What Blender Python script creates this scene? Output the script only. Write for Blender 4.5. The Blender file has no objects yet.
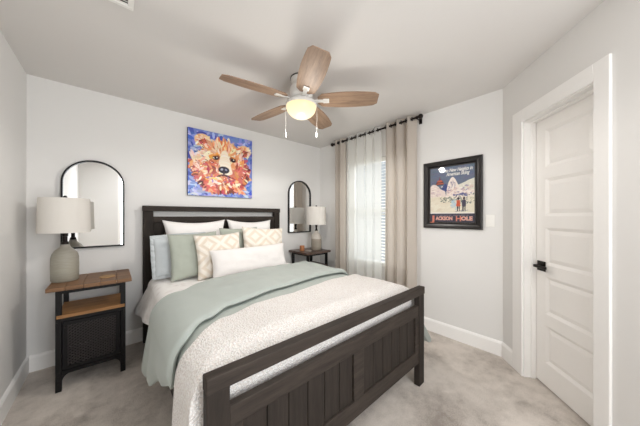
import bpy, bmesh, math, random
from math import pi, sin, cos, radians, sqrt, atan2, hypot
from mathutils import Vector, Matrix, noise

random.seed(7)
S = bpy.context.scene
COL = S.collection

# ------------------------------------------------------------------ camera
cam_d = bpy.data.cameras.new('camera')
cam = bpy.data.objects.new('camera', cam_d)
COL.objects.link(cam)
cam.location = (0, 0, 1.28)
cam.rotation_euler = (radians(90), 0, radians(48.6 - 90))
cam_d.sensor_fit = 'HORIZONTAL'
cam_d.sensor_width = 36
cam_d.lens = 36 * 236 / 640
cam_d.shift_y = 3 / 640
cam_d.clip_start = 0.02
S.camera = cam

# ------------------------------------------------------------------ light
w = bpy.data.worlds.new('sky')
S.world = w
w.use_nodes = True
w.node_tree.nodes['Background'].inputs[0].default_value = (0.86, 0.94, 1.0, 1)
w.node_tree.nodes['Background'].inputs[1].default_value = 0.55


def area(name, loc, rot, sx, sy, power, col=(1, 1, 1)):
    l = bpy.data.lights.new(name, 'AREA')
    l.shape = 'RECTANGLE'
    l.size, l.size_y, l.energy, l.color = sx, sy, power, col
    o = bpy.data.objects.new(name, l)
    o.location, o.rotation_euler = loc, rot
    COL.objects.link(o)
    return o


# daylight through the window by the curtains; the two behind the camera are added fill
area('window_daylight', (2.95, 1.85, 1.45), (0, radians(90), 0), 1.7, 1.2, 10, (0.95, 0.98, 1.0))
area('rear_fill_panel', (0.60, -1.14, 1.35), (radians(90), 0, 0), 1.0, 1.9, 37, (0.95, 0.972, 1.0))  # added fill shining in through the made-up rear opening
area('overhead_fill_panel', (0.75, -0.45, 2.425), (0, 0, 0), 0.4, 0.4, 9, (1.0, 0.985, 0.97))  # added overhead fill without a fixture, brightens the camera end
FAN_POWER = 4.5
FAN_DOWN = 21
S.view_settings.view_transform = 'Standard'
S.view_settings.look = 'None'
S.view_settings.gamma = 1
S.view_settings.use_curve_mapping = False
S.view_settings.exposure = 0.40
try:
    S.cycles.max_bounces = 12
    S.cycles.diffuse_bounces = 8
    S.cycles.transparent_max_bounces = 24
except Exception:
    pass


# ------------------------------------------------------------------ materials
def lin(c):
    return tuple(((x / 255) / 12.92 if x / 255 <= 0.04045 else ((x / 255 + 0.055) / 1.055) ** 2.4) for x in c) + (1,)


class NT:
    """small wrapper for node trees"""

    def __init__(s, name):
        s.m = bpy.data.materials.new(name)
        s.m.use_nodes = True
        s.t = s.m.node_tree
        s.b = s.t.nodes['Principled BSDF']
        s.out = s.t.nodes['Material Output']

    def n(s, typ, **kw):
        nd = s.t.nodes.new(typ)
        for k, v in kw.items():
            setattr(nd, k, v)
        return nd

    def l(s, a, b):
        s.t.links.new(a, b)

    def inp(s, node, k, v):
        if hasattr(v, 'is_output'):
            s.l(v, node.inputs[k])
        else:
            node.inputs[k].default_value = v

    def math(s, op, a, b=0.0, c=0.0):
        nd = s.n('ShaderNodeMath', operation=op)
        s.inp(nd, 0, a)
        s.inp(nd, 1, b)
        s.inp(nd, 2, c)
        return nd.outputs[0]

    def mix(s, f, a, b, mode='MIX'):
        nd = s.n('ShaderNodeMix', data_type='RGBA', blend_type=mode)
        s.inp(nd, 0, f)
        s.inp(nd, 6, a)
        s.inp(nd, 7, b)
        return nd.outputs[2]

    def coord(s, scale=(1, 1, 1), loc=(0, 0, 0), rot=(0, 0, 0)):
        tc = s.n('ShaderNodeTexCoord')
        mp = s.n('ShaderNodeMapping')
        mp.inputs['Scale'].default_value = scale
        mp.inputs['Location'].default_value = loc
        mp.inputs['Rotation'].default_value = rot
        s.l(tc.outputs['Object'], mp.inputs[0])
        return mp.outputs[0]

    def noise(s, vec, scale, detail=3, rough=0.5):
        nd = s.n('ShaderNodeTexNoise')
        s.l(vec, nd.inputs['Vector'])
        nd.inputs['Scale'].default_value = scale
        nd.inputs['Detail'].default_value = detail
        nd.inputs['Roughness'].default_value = rough
        return nd.outputs[0]

    def ramp(s, f, stops):
        nd = s.n('ShaderNodeValToRGB')
        e = nd.color_ramp.elements
        while len(e) < len(stops):
            e.new(0.5)
        for i, (p, c) in enumerate(stops):
            e[i].position, e[i].color = p, c
        s.l(f, nd.inputs[0])
        return nd.outputs[0]

    def bump(s, h, strength=0.3, dist=0.01):
        nd = s.n('ShaderNodeBump')
        nd.inputs['Strength'].default_value = strength
        nd.inputs['Distance'].default_value = dist
        s.l(h, nd.inputs['Height'])
        s.l(nd.outputs[0], s.b.inputs['Normal'])

    def set(s, col=None, rough=0.5, metal=0.0, spec=0.5, sheen=0.0):
        if col is not None:
            s.inp(s.b, 'Base Color', col)
        s.inp(s.b, 'Roughness', rough)
        s.inp(s.b, 'Metallic', metal)
        s.b.inputs['Specular IOR Level'].default_value = spec
        if sheen:
            s.b.inputs['Sheen Weight'].default_value = sheen
        return s.m


def plain(name, rgb, rough=0.5, metal=0.0, spec=0.5, grain=0.04, gs=40, bump=0.0):
    t = NT(name)
    v = t.coord()
    f = t.noise(v, gs)
    c = lin(rgb)
    d = tuple(x * (1 - grain) for x in c[:3]) + (1,)
    e = tuple(min(1, x * (1 + grain)) for x in c[:3]) + (1,)
    m = t.set(t.mix(f, d, e), rough, metal, spec)
    if bump:
        t.bump(f, bump, 0.004)
    return m


def wall_mat(name, rgb):
    t = NT(name)
    v = t.coord()
    f = t.noise(v, 90, 3)
    m = t.set(t.mix(t.noise(v, 1.3), tuple(x * .985 for x in lin(rgb)[:3]) + (1,), lin(rgb)), 0.75, 0, 0.25)
    t.bump(f, 0.12, 0.003)
    return m


def fabric(name, rgb, rgb2=None, scale=260, bump=0.35, rough=0.9, big=0.05):
    t = NT(name)
    v = t.coord()
    f = t.noise(v, scale, 2)
    c2 = lin(rgb2 or tuple(x * .93 for x in rgb))
    bigf = t.noise(v, 5, 2)
    col = t.mix(f, c2, lin(rgb))
    col = t.mix(t.math('MULTIPLY', bigf, big), col, (0.3, 0.3, 0.3, 1))
    m = t.set(col, rough, 0, 0.2, 0.15)
    t.bump(f, bump, 0.002)
    return m


def wood(name, dark, light, axis='x', rough=0.45, scale=1.0, spec=0.4):
    t = NT(name)
    sc = {'x': (1.2, 14, 14), 'y': (14, 1.2, 14), 'z': (14, 14, 1.2)}[axis]
    v = t.coord(tuple(a * scale for a in sc))
    f = t.noise(v, 3.0, 6, 0.6)
    v2 = t.coord(tuple(a * scale * 4 for a in sc))
    g = t.noise(v2, 4.0, 3, 0.6)
    h = t.math('ADD', t.math('MULTIPLY', f, 0.7), t.math('MULTIPLY', g, 0.3))
    col = t.ramp(h, [(0.32, lin(dark)), (0.68, lin(light))])
    m = t.set(col, rough, 0, spec)
    t.bump(h, 0.15, 0.003)
    return m


M = {}
M['wall'] = wall_mat('wall_paint', (229, 228, 226))
M['ceil'] = wall_mat('ceiling_paint', (222, 219, 216))
M['trim'] = plain('white_trim_paint', (246, 245, 243), 0.4, grain=0.01)
M['door'] = plain('white_door_paint', (247, 245, 242), 0.4, grain=0.01)
M['black'] = plain('black_metal', (26, 25, 26), 0.45, 0.6, gs=60, grain=0.15)
M['mesh'] = plain('grey_black_wire', (66, 62, 62), 0.5, 0.5, gs=60, grain=0.15)
M['bronze'] = plain('dark_bronze', (38, 32, 30), 0.35, 0.8, gs=60, grain=0.15)
M['white_metal'] = plain('white_enamel', (226, 224, 220), 0.35, grain=0.02)
M['plastic'] = plain('white_plastic', (240, 239, 235), 0.35, grain=0.01)
M['dark_slot'] = plain('dark_recess', (70, 68, 68), 0.8)
M['steel'] = plain('grommet_metal', (58, 54, 52), 0.3, 0.9, grain=0.1)
M['bedwood_x'] = wood('charcoal_wood_rail', (36, 31, 28), (66, 58, 52), 'x', 0.65, spec=.2)
M['bedwood_z'] = wood('charcoal_wood_plank', (31, 27, 24), (54, 47, 42), 'z', 0.65, spec=.2)
M['oak'] = wood('rustic_oak_top', (88, 62, 42), (150, 112, 78), 'x', 0.5, 0.8)
M['oak2'] = wood('rustic_oak_shelf', (118, 80, 46), (182, 134, 84), 'x', 0.5, 0.8)
M['walnut'] = wood('dark_walnut_top', (54, 38, 32), (98, 76, 66), 'x', 0.35, 0.8)
M['blade'] = wood('greyed_oak_blade', (120, 97, 80), (172, 144, 120), 'x', 0.5, 0.9, 0.3)
M['sheet'] = fabric('white_cotton', (250, 248, 246), (244, 241, 239), 200, 0.2)
M['lumbar'] = fabric('white_waffle_cotton', (236, 232, 230), (226, 221, 218), 160, 0.4)
M['sage'] = fabric('sage_linen', (180, 187, 182), (168, 176, 171), 300, 0.3)
M['sage2'] = fabric('sage_pillow_linen', (178, 183, 172), (166, 172, 161), 300, 0.3)
M['sham'] = fabric('pale_blue_grey_linen', (210, 215, 217), (196, 203, 207), 200, 0.35)
M['mattress'] = fabric('mattress_ticking', (235, 233, 228))


def cream_throw():
    t = NT('cream_chenille')
    v = t.coord()
    vo = t.n('ShaderNodeTexVoronoi')
    t.l(v, vo.inputs['Vector'])
    vo.inputs['Scale'].default_value = 120
    f = t.ramp(vo.outputs['Distance'], [(0.1, (1, 1, 1, 1)), (0.75, (0, 0, 0, 1))])
    n = t.noise(v, 38, 3)
    k = t.math('MULTIPLY', f, t.math('ADD', 0.55, n))
    col = t.ramp(k, [(0.1, lin((220, 213, 208))), (0.5, lin((236, 233, 230)))])
    m = t.set(col, 0.95, 0, 0.15, 0.2)
    t.bump(k, 0.8, 0.006)
    return m


M['cream'] = cream_throw()


def quilt_mat():
    t = NT('white_embroidered_cotton')
    v = t.coord((1, 1, 1), rot=(0.3, 0.4, radians(45)))
    ck = t.n('ShaderNodeTexVoronoi')
    t.l(v, ck.inputs['Vector'])
    ck.inputs['Scale'].default_value = 16
    f = ck.outputs['Distance']
    col = t.ramp(f, [(0.1, lin((236, 232, 230))), (0.5, lin((249, 247, 245)))])
    m = t.set(col, 0.9, 0, 0.2, 0.1)
    t.bump(f, 0.45, 0.006)
    return m


M['coverlet'] = quilt_mat()


def diamond_mat():
    """beige cushion with raised cream concentric diamonds"""
    t = NT('beige_diamond_weave')
    tc = t.n('ShaderNodeTexCoord')
    sp = t.n('ShaderNodeSeparateXYZ')
    t.l(tc.outputs['Generated'], sp.inputs[0])
    ax = t.math('ABSOLUTE', t.math('SUBTRACT', t.math('FRACT', t.math('MULTIPLY', sp.outputs[0], 2.0)), 0.5))
    az = t.math('ABSOLUTE', t.math('SUBTRACT', t.math('FRACT', t.math('MULTIPLY', sp.outputs[1], 2.0)), 0.5))
    d = t.math('ADD', ax, az)
    band = t.math('SINE', t.math('MULTIPLY', d, 17.0))
    f = t.math('MULTIPLY_ADD', band, 0.5, 0.5)
    v = t.coord()
    n = t.noise(v, 150, 2)
    k = t.math('MULTIPLY', f, t.math('ADD', n, 0.5))
    col = t.ramp(k, [(0.15, lin((220, 208, 192))), (0.7, lin((236, 229, 219)))])
    m = t.set(col, 0.95, 0, 0.15, 0.2)
    t.bump(k, 0.7, 0.006)
    return m


M['diamond'] = diamond_mat()


def carpet_mat():
    t = NT('greige_carpet')
    v = t.coord()
    big = t.noise(t.coord((1, 1, 1), rot=(0, 0, 0.6)), 2.6, 4, 0.6)
    mid = t.noise(v, 14, 3, 0.6)
    fine = t.noise(v, 170, 3, 0.7)
    k = t.math('ADD', t.math('MULTIPLY', big, 0.55), t.math('ADD', t.math('MULTIPLY', mid, 0.2), t.math('MULTIPLY', fine, 0.32)))
    col = t.ramp(k, [(0.42, lin((158, 148, 139))), (0.51, lin((196, 187, 178))), (0.61, lin((216, 207, 198)))])
    m = t.set(col, 1.0, 0, 0.1, 0.15)
    t.bump(t.math('ADD', t.math('MULTIPLY', fine, 0.7), t.math('MULTIPLY', mid, 0.6)), 0.8, 0.012)
    return m


M['carpet'] = carpet_mat()


def sheer_mat(name, ca, cb, clear):
    t = NT(name)
    v = t.coord()
    f = t.noise(v, 300, 2)
    col = t.mix(f, lin(ca), lin(cb))
    d = t.n('ShaderNodeBsdfDiffuse')
    tr = t.n('ShaderNodeBsdfTranslucent')
    tp = t.n('ShaderNodeBsdfTransparent')
    t.l(col, d.inputs[0])
    t.l(col, tr.inputs[0])
    m1 = t.n('ShaderNodeMixShader')
    m1.inputs[0].default_value = 0.5
    t.l(d.outputs[0], m1.inputs[1])
    t.l(tr.outputs[0], m1.inputs[2])
    m2 = t.n('ShaderNodeMixShader')
    m2.inputs[0].default_value = clear
    t.l(m1.outputs[0], m2.inputs[1])
    t.l(tp.outputs[0], m2.inputs[2])
    t.l(m2.outputs[0], t.out.inputs[0])
    return t.m


M['sheer'] = sheer_mat('sheer_voile', (238, 238, 234), (247, 247, 244), 0.62)
M['drape'] = sheer_mat('beige_drape_weave', (220, 213, 205), (227, 220, 212), 0.11)


def shade_mat():
    t = NT('white_linen_shade')
    v = t.coord((60, 60, 500))
    f = t.noise(v, 2, 2)
    col = t.mix(f, lin((236, 232, 226)), lin((244, 241, 236)))
    d = t.n('ShaderNodeBsdfDiffuse')
    tr = t.n('ShaderNodeBsdfTranslucent')
    t.l(col, d.inputs[0])
    t.l(col, tr.inputs[0])
    m1 = t.n('ShaderNodeMixShader')
    m1.inputs[0].default_value = 0.25
    t.l(d.outputs[0], m1.inputs[1])
    t.l(tr.outputs[0], m1.inputs[2])
    t.l(m1.outputs[0], t.out.inputs[0])
    return t.m


M['shade'] = shade_mat()


def bowl_mat():
    """frosted glass glowing from the bulb low in the bowl"""
    t = NT('lit_frosted_glass')
    tc = t.n('ShaderNodeTexCoord')
    sp = t.n('ShaderNodeSeparateXYZ')
    t.l(tc.outputs['Generated'], sp.inputs[0])
    col = t.ramp(sp.outputs[2], [(0.0, (1.0, 0.86, 0.56, 1)), (0.45, (1.0, 0.83, 0.50, 1)), (1.0, (0.92, 0.70, 0.40, 1))])
    t.set((0.02, 0.02, 0.02, 1), 0.35, 0, 0.3)
    t.l(col, t.b.inputs['Emission Color'])
    t.b.inputs['Emission Strength'].default_value = 1.0
    return t.m


M['bowl'] = bowl_mat()


def glass_mat():
    t = NT('picture_glass')
    lw = t.n('ShaderNodeFresnel')
    lw.inputs[0].default_value = 1.45
    gl = t.n('ShaderNodeBsdfGlossy')
    gl.inputs['Roughness'].default_value = 0.02
    tp = t.n('ShaderNodeBsdfTransparent')
    tp.inputs[0].default_value = (0.97, 0.97, 0.97, 1)
    mx = t.n('ShaderNodeMixShader')
    ge = t.n('ShaderNodeNewGeometry')
    t.l(t.math('MULTIPLY', lw.outputs[0], t.math('SUBTRACT', 1.0, ge.outputs['Backfacing'])), mx.inputs[0])
    t.l(tp.outputs[0], mx.inputs[1])
    t.l(gl.outputs[0], mx.inputs[2])
    t.l(mx.outputs[0], t.out.inputs[0])
    return t.m


M['glass'] = glass_mat()


def mirror_mat():
    t = NT('mirror_silver')
    t.set((0.93, 0.94, 0.94, 1), 0.0, 1.0)
    return t.m


M['mirror'] = mirror_mat()


def ceramic(name, bands, rough=0.45):
    """glaze in horizontal bands; bands = [(height, rgb)]"""
    t = NT(name)
    tc = t.n('ShaderNodeTexCoord')
    sp = t.n('ShaderNodeSeparateXYZ')
    t.l(tc.outputs['Object'], sp.inputs[0])
    v = t.coord((10, 10, 70))
    nz = t.noise(v, 1.5, 4, 0.6)
    h = t.math('ADD', t.math('MULTIPLY', sp.outputs[2], 2.5), t.math('MULTIPLY', t.math('SUBTRACT', nz, 0.5), 0.05))
    col = t.ramp(h, [(min(0.999, z * 2.5), lin(c)) for z, c in bands])
    streak = t.ramp(nz, [(0.38, (0.90, 0.895, 0.88, 1)), (0.62, (1, 1, 1, 1))])
    m = t.set(t.mix(1.0, col, streak, 'MULTIPLY'), rough, 0, 0.4)
    t.bump(nz, 0.2, 0.004)
    return m


M['glazeL'] = ceramic('grey_green_glaze', [(0.0, (150, 146, 134)), (0.09, (164, 160, 147)), (0.20, (158, 154, 142)), (0.30, (146, 142, 134))])
M['glazeR'] = ceramic('two_tone_glaze', [(0.0, (150, 142, 130)), (0.168, (158, 150, 138)), (0.172, (196, 190, 182)), (0.30, (186, 180, 172))])


def attr_mat(name, rough=0.6, bump=0.0):
    t = NT(name)
    a = t.n('ShaderNodeVertexColor')
    a.layer_name = 'paint'
    t.set(a.outputs[0], rough, 0, 0.3)
    if bump:
        t.bump(t.noise(t.coord(), 70, 3), bump, 0.004)
    return t.m


M['oil'] = attr_mat('oil_paint', 0.45, 0.3)
M['print'] = attr_mat('printed_paper', 0.7)
M['print_white'] = plain('white_lettering', (238, 236, 230), 0.7)
M['print_red'] = plain('orange_red_lettering', (220, 134, 110), 0.7)
M['print_pink'] = plain('pale_coral_lettering', (232, 176, 160), 0.7)
M['canvas'] = plain('dark_canvas_edge', (52, 48, 52), 0.8, grain=0.2)
M['frame'] = plain('black_gloss_frame', (30, 26, 25), 0.3, grain=0.2)
M['mat_board'] = plain('dark_mat_board', (62, 58, 58), 0.8)
M['cork'] = plain('tan_coaster', (172, 138, 96), 0.7, grain=0.1)
M['coasterR'] = plain('grey_stone_coaster', (168, 160, 152), 0.5, grain=0.1)
M['slat'] = plain('white_blind_slat', (244, 244, 240), 0.5, grain=0.01)
M['amber'] = plain('amber_wax', (232, 176, 96), 0.4, grain=0.05)
M['copper'] = plain('rose_copper', (196, 134, 92), 0.35, 0.3)


# ------------------------------------------------------------------ mesh helpers
def box(bm, x0, x1, y0, y1, z0, z1, bev=0.0):
    r = bmesh.ops.create_cube(bm, size=1)
    vs = r['verts']
    for v in vs:
        v.co = Vector((x0 + (v.co.x + .5) * (x1 - x0), y0 + (v.co.y + .5) * (y1 - y0), z0 + (v.co.z + .5) * (z1 - z0)))
    if bev:
        es = list({e for v in vs for e in v.link_edges})
        bmesh.ops.bevel(bm, geom=es, offset=bev, segments=(2 if bev < .05 else 8), profile=0.5, affect='EDGES')


def lathe(bm, prof, c=(0, 0, 0), n=32, cap=True):
    rings = []
    for r, z in prof:
        rings.append([bm.verts.new((c[0] + r * cos(2 * pi * i / n), c[1] + r * sin(2 * pi * i / n), c[2] + z)) for i in range(n)])
    for a, b in zip(rings, rings[1:]):
        for i in range(n):
            j = (i + 1) % n
            bm.faces.new((a[i], a[j], b[j], b[i]))
    if cap:
        if prof[0][0] > 1e-4:
            bm.faces.new(rings[0][::-1])
        if prof[-1][0] > 1e-4:
            bm.faces.new(rings[-1])


def tube(bm, pts, r, n=12, closed=False):
    pts = [Vector(p) for p in pts]
    rings = []
    L = len(pts)
    up = None
    for i, p in enumerate(pts):
        if closed:
            d = pts[(i + 1) % L] - pts[i - 1]
        else:
            d = pts[min(i + 1, L - 1)] - pts[max(i - 1, 0)]
        d.normalize()
        if up is None:
            up = d.orthogonal().normalized()
        u = (up - d * up.dot(d)).normalized()
        up = u
        v = d.cross(u)
        rings.append([bm.verts.new(p + (u * cos(2 * pi * k / n) + v * sin(2 * pi * k / n)) * r) for k in range(n)])
    m = L if closed else L - 1
    for i in range(m):
        a, b = rings[i], rings[(i + 1) % L]
        for k in range(n):
            j = (k + 1) % n
            bm.faces.new((a[k], a[j], b[j], b[k]))
    if not closed:
        bm.faces.new(rings[0][::-1])
        bm.faces.new(rings[-1])


def ball(bm, c, r, sz=1.0, n=20):
    bmesh.ops.create_uvsphere(bm, u_segments=n, v_segments=n // 2, radius=r, matrix=Matrix.Translation(c) @ Matrix.Diagonal((1, 1, sz, 1)))


def prism(bm, poly, axis_vec):
    """extrude a closed polygon of 3-D points along axis_vec"""
    a = [bm.verts.new(p) for p in poly]
    b = [bm.verts.new(Vector(p) + Vector(axis_vec)) for p in poly]
    n = len(a)
    for i in range(n):
        j = (i + 1) % n
        bm.faces.new((a[i], a[j], b[j], b[i]))
    bm.faces.new(a[::-1])
    bm.faces.new(b)


def obj(name, bm, mat, parent=None, smooth=False, kind=None, xf=None, angle=40):
    """link bm (built in world coordinates) as one object; under a parent its
    coordinates are taken relative to the parent's location"""
    if xf is not None:
        bm.transform(xf)
    bmesh.ops.recalc_face_normals(bm, faces=bm.faces)
    if parent is not None:
        p = Vector(parent.location)
        q = parent.parent
        while q is not None:
            p += Vector(q.location)
            q = q.parent
        bm.transform(Matrix.Translation(-p))
    me = bpy.data.meshes.new(name)
    bm.to_mesh(me)
    bm.free()
    for m in (mat if isinstance(mat, (list, tuple)) else [mat]):
        me.materials.append(m)
    if smooth:
        me.polygons.foreach_set('use_smooth', [True] * len(me.polygons))
        try:
            me.set_sharp_from_angle(angle=radians(angle))
        except Exception:
            pass
    o = bpy.data.objects.new(name, me)
    COL.objects.link(o)
    if parent is not None:
        o.parent = parent
    if kind:
        o['kind'] = kind
    return o


def thing(name, label, cat, loc, group=None):
    o = bpy.data.objects.new(name, None)
    o.empty_display_size = 0.1
    COL.objects.link(o)
    o.location = loc
    o['label'], o['category'] = label, cat
    if group:
        o['group'] = group
    return o


def tag(o, label, cat, group=None):
    o['label'], o['category'] = label, cat
    if group:
        o['group'] = group
    return o


def recenter(o):
    """put a one-mesh thing's origin at the base of its own mesh"""
    me = o.data
    xs = [v.co for v in me.vertices]
    c = Vector(((min(v.x for v in xs) + max(v.x for v in xs)) / 2, (min(v.y for v in xs) + max(v.y for v in xs)) / 2, min(v.z for v in xs)))
    me.transform(Matrix.Translation(-c))
    o.location = c
    return o


def one(name, bm, mat, label, cat, group=None, smooth=False):
    return recenter(tag(obj(name, bm, mat, None, smooth), label, cat, group))


def NB():
    return bmesh.new()


def mk(fn, *a, **k):
    bm = NB()
    fn(bm, *a, **k)
    return bm


# ------------------------------------------------------------------ room shell
H = 2.44
XL, YB, XR = -0.523, 3.03, 2.67
CA = radians(39.9)
WD = Vector((-cos(CA), -sin(CA), 0))       # along the slanted closet-door wall, towards the camera
WN = Vector((-WD.y, WD.x, 0))              # into that wall, away from the room
P0 = Vector((XR, 0.51, 0))
S_END = 1.5
P1 = P0 + WD * S_END
YR = -1.0                                  # rear wall
T = 0.12

obj('floor', mk(box, XL - T, XR + .6, YR - T, YB + T, -0.05, 0), M['carpet'], kind='structure')
obj('ceiling', mk(box, XL - T, XR + .6, YR - T, YB + T, H, H + 0.05), M['ceil'], kind='structure')
obj('wall_back', mk(box, XL - T, XR + T, YB, YB + T, 0, H), M['wall'], kind='structure')
obj('wall_left', mk(box, XL - T, XL, YR - T, YB, 0, H), M['wall'], kind='structure')
# right wall with the window opening
WY0, WY1, WZ0, WZ1 = 1.40, 2.36, 0.62, 2.06
bm = NB()
box(bm, XR, XR + T, 0.40, WY0, 0, H)
box(bm, XR, XR + T, WY1, YB, 0, H)
box(bm, XR, XR + T, WY0, WY1, 0, WZ0)
box(bm, XR, XR + T, WY0, WY1, WZ1, H)
obj('wall_right', bm, M['wall'], kind='structure')


def wpt(s, d, z):
    p = P0 + WD * s + WN * d
    return Vector((p.x, p.y, z))


def wbox(bm, s0, s1, d0, d1, z0, z1, bev=0.0):
    """box in the slanted wall's frame (s along, d into the wall)"""
    n0 = len(bm.verts)
    b2 = NB()
    box(b2, s0, s1, d0, d1, z0, z1, bev)
    mat = Matrix(((WD.x, WN.x, 0, P0.x), (WD.y, WN.y, 0, P0.y), (0, 0, 1, 0), (0, 0, 0, 1)))
    b2.transform(mat)
    me = bpy.data.meshes.new('tmp')
    b2.to_mesh(me)
    b2.free()
    bm.from_mesh(me)
    bpy.data.meshes.remove(me)


DS0, DS1, DZ = 0.262, 0.862, 2.035
bm = NB()
wbox(bm, -0.0, DS0, 0, T, 0, H)
wbox(bm, DS1, S_END, 0, T, 0, H)
wbox(bm, DS0, DS1, 0, T, DZ, H)
obj('wall_slanted', bm, M['wall'], kind='structure')
obj('wall_near', mk(box, P1.x, P1.x + T, YR - T, P1.y, 0, H), M['wall'], kind='structure')
# rear wall behind the camera with a tall opening added to let fill light in
bm = NB()
box(bm, XL, 0.10, YR - T, YR, 0, H)
box(bm, 1.10, P1.x, YR - T, YR, 0, H)
box(bm, 0.10, 1.10, YR - T, YR, 0, 0.4)
box(bm, 0.10, 1.10, YR - T, YR, 2.3, H)
obj('wall_rear', bm, M['wall'], kind='structure')
bm = NB()
for a, b in ((0.10, 0.15), (0.575, 0.625), (1.05, 1.10)):
    box(bm, a, b, YR - .08, YR - .03, 0.4, 2.3)
for a, b in ((0.4, 0.45), (2.25, 2.3)):
    box(bm, 0.15, 1.05, YR - .08, YR - .03, a, b)
obj('added_rear_window', bm, M['trim'], kind='structure')  # frame of the unseen window added around the rear fill

# baseboards
BH, BT = 0.135, 0.016


def base_profile(bm, a, b, nrm):
    """baseboard between floor points a and b; nrm points into the room"""
    a, b, nrm = Vector(a), Vector(b), Vector(nrm)
    prof = [(0, 0), (BT, 0), (BT, BH - .02), (BT * .55, BH - .006), (0, BH)]
    prism(bm, [a + nrm * o + Vector((0, 0, z)) for o, z in prof], b - a)


obj('baseboard_back', mk(base_profile, (XL + BT, YB, 0), (XR - BT, YB, 0), (0, -1, 0)), M['trim'], kind='structure')
obj('baseboard_left', mk(base_profile, (XL, YR, 0), (XL, YB, 0), (1, 0, 0)), M['trim'], kind='structure')
obj('baseboard_right', mk(base_profile, (XR, 0.505, 0), (XR, YB, 0), (-1, 0, 0)), M['trim'], kind='structure')
CS0, CS1, CS2, CS3 = 0.155, 0.268, 0.842, 0.93
obj('baseboard_slanted', mk(base_profile, P0, P0 + WD * CS0, -WN), M['trim'], kind='structure')
bm = NB()
base_profile(bm, P0 + WD * CS3, P1, -WN)
base_profile(bm, P1, (P1.x, YR, 0), (-1, 0, 0))
obj('baseboard_near', bm, M['trim'], kind='structure')

# door casing (trim_1) with jambs and stops
bm = NB()
CZ = 2.035
wbox(bm, CS0, CS1, -0.015, 0, 0, CZ + .095, .004)
wbox(bm, CS2, CS3, -0.015, 0, 0, CZ + .095, .004)
wbox(bm, CS1, CS2, -0.015, 0, CZ - .006, CZ + .095, .004)
obj('trim_1', bm, M['trim'], kind='structure')
bm = NB()
wbox(bm, DS0, DS0 + .012, 0, T, 0, DZ)
wbox(bm, DS1 - .012, DS1, 0, T, 0, DZ)
wbox(bm, DS0 + .012, DS1 - .012, 0, T, DZ - .012, DZ)
wbox(bm, DS0 + .012, DS0 + .024, 0.045, 0.078, 0, DZ - .012, .003)
wbox(bm, DS1 - .024, DS1 - .012, 0.045, 0.078, 0, DZ - .012, .003)
wbox(bm, DS0 + .024, DS1 - .024, 0.045, 0.078, DZ - .028, DZ - .012, .003)
obj('trim_2', bm, M['trim'], kind='structure')


# five-panel door slab
def door_slab():
    bm = NB()
    d0, d1 = 0.080, 0.115
    s0, s1, z0, z1 = DS0 + .014, DS1 - .014, 0.012, DZ - .014
    st = 0.095
    rails = [z0]
    ph = (z1 - z0 - 0.17 - 0.095 - 4 * 0.085) / 5
    zz = z0 + 0.17
    pans = []
    for i in range(5):
        pans.append((zz, zz + ph))
        zz += ph + 0.085
    wbox(bm, s0, s0 + st, d0, d1, z0, z1)
    wbox(bm, s1 - st, s1, d0, d1, z0, z1)
    prev = z0
    for a, b in pans:
        wbox(bm, s0 + st, s1 - st, d0, d1, prev, a)
        prev = b
    wbox(bm, s0 + st, s1 - st, d0, d1, prev, z1)
    for a, b in pans:
        # sloped sticking round a flat sunken panel
        A = [wpt(s0 + st, d0, a), wpt(s1 - st, d0, a), wpt(s1 - st, d0, b), wpt(s0 + st, d0, b)]
        i = 0.022
        B = [wpt(s0 + st + i, d0 + .013, a + i), wpt(s1 - st - i, d0 + .013, a + i), wpt(s1 - st - i, d0 + .013, b - i), wpt(s0 + st + i, d0 + .013, b - i)]
        j = i + .028
        C = [wpt(s0 + st + j, d0 + .005, a + j), wpt(s1 - st - j, d0 + .005, a + j), wpt(s1 - st - j, d0 + .005, b - j), wpt(s0 + st + j, d0 + .005, b - j)]
        va, vb, vc = [[bm.verts.new(p) for p in q] for q in (A, B, C)]
        for k in range(4):
            m = (k + 1) % 4
            bm.faces.new((va[k], va[m], vb[m], vb[k]))
            bm.faces.new((vb[k], vb[m], vc[m], vc[k]))
        bm.faces.new(vc)
    return bm


door = obj('door_1', door_slab(), M['door'], kind='structure')
# lever handle on a square rose
bm = NB()
hz, hs = 0.90, DS0 + .014 + .065
wbox(bm, hs - .037, hs + .037, 0.070, 0.080, hz - .037, hz + .037, .003)
wbox(bm, hs - .011, hs + .011, 0.030, 0.070, hz - .011, hz + .011, .003)
wbox(bm, hs - .014, hs + .100, 0.026, 0.042, hz - .010, hz + .010, .004)
obj('door_handle', bm, M['bronze'], door)

# window_1: frame, glass panes, sill
bm = NB()
fw = 0.045
box(bm, XR + .06, XR + .10, WY0, WY0 + fw, WZ0, WZ1)
box(bm, XR + .06, XR + .10, WY1 - fw, WY1, WZ0, WZ1)
box(bm, XR + .06, XR + .10, WY0 + fw, WY1 - fw, WZ0, WZ0 + fw)
box(bm, XR + .06, XR + .10, WY0 + fw, WY1 - fw, WZ1 - fw, WZ1)
box(bm, XR + .06, XR + .10, WY0 + fw, WY1 - fw, 1.33, 1.37)
win = obj('window_1', bm, M['trim'], kind='structure')
obj('window_pane', mk(box, XR + .078, XR + .082, WY0 + fw, WY1 - fw, WZ0 + fw, WZ1 - fw), M['glass'], win)
obj('window_sill', mk(box, XR - .012, XR + .058, WY0, WY1, WZ0, WZ0 + .018, .003), M['trim'], win)

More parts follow.
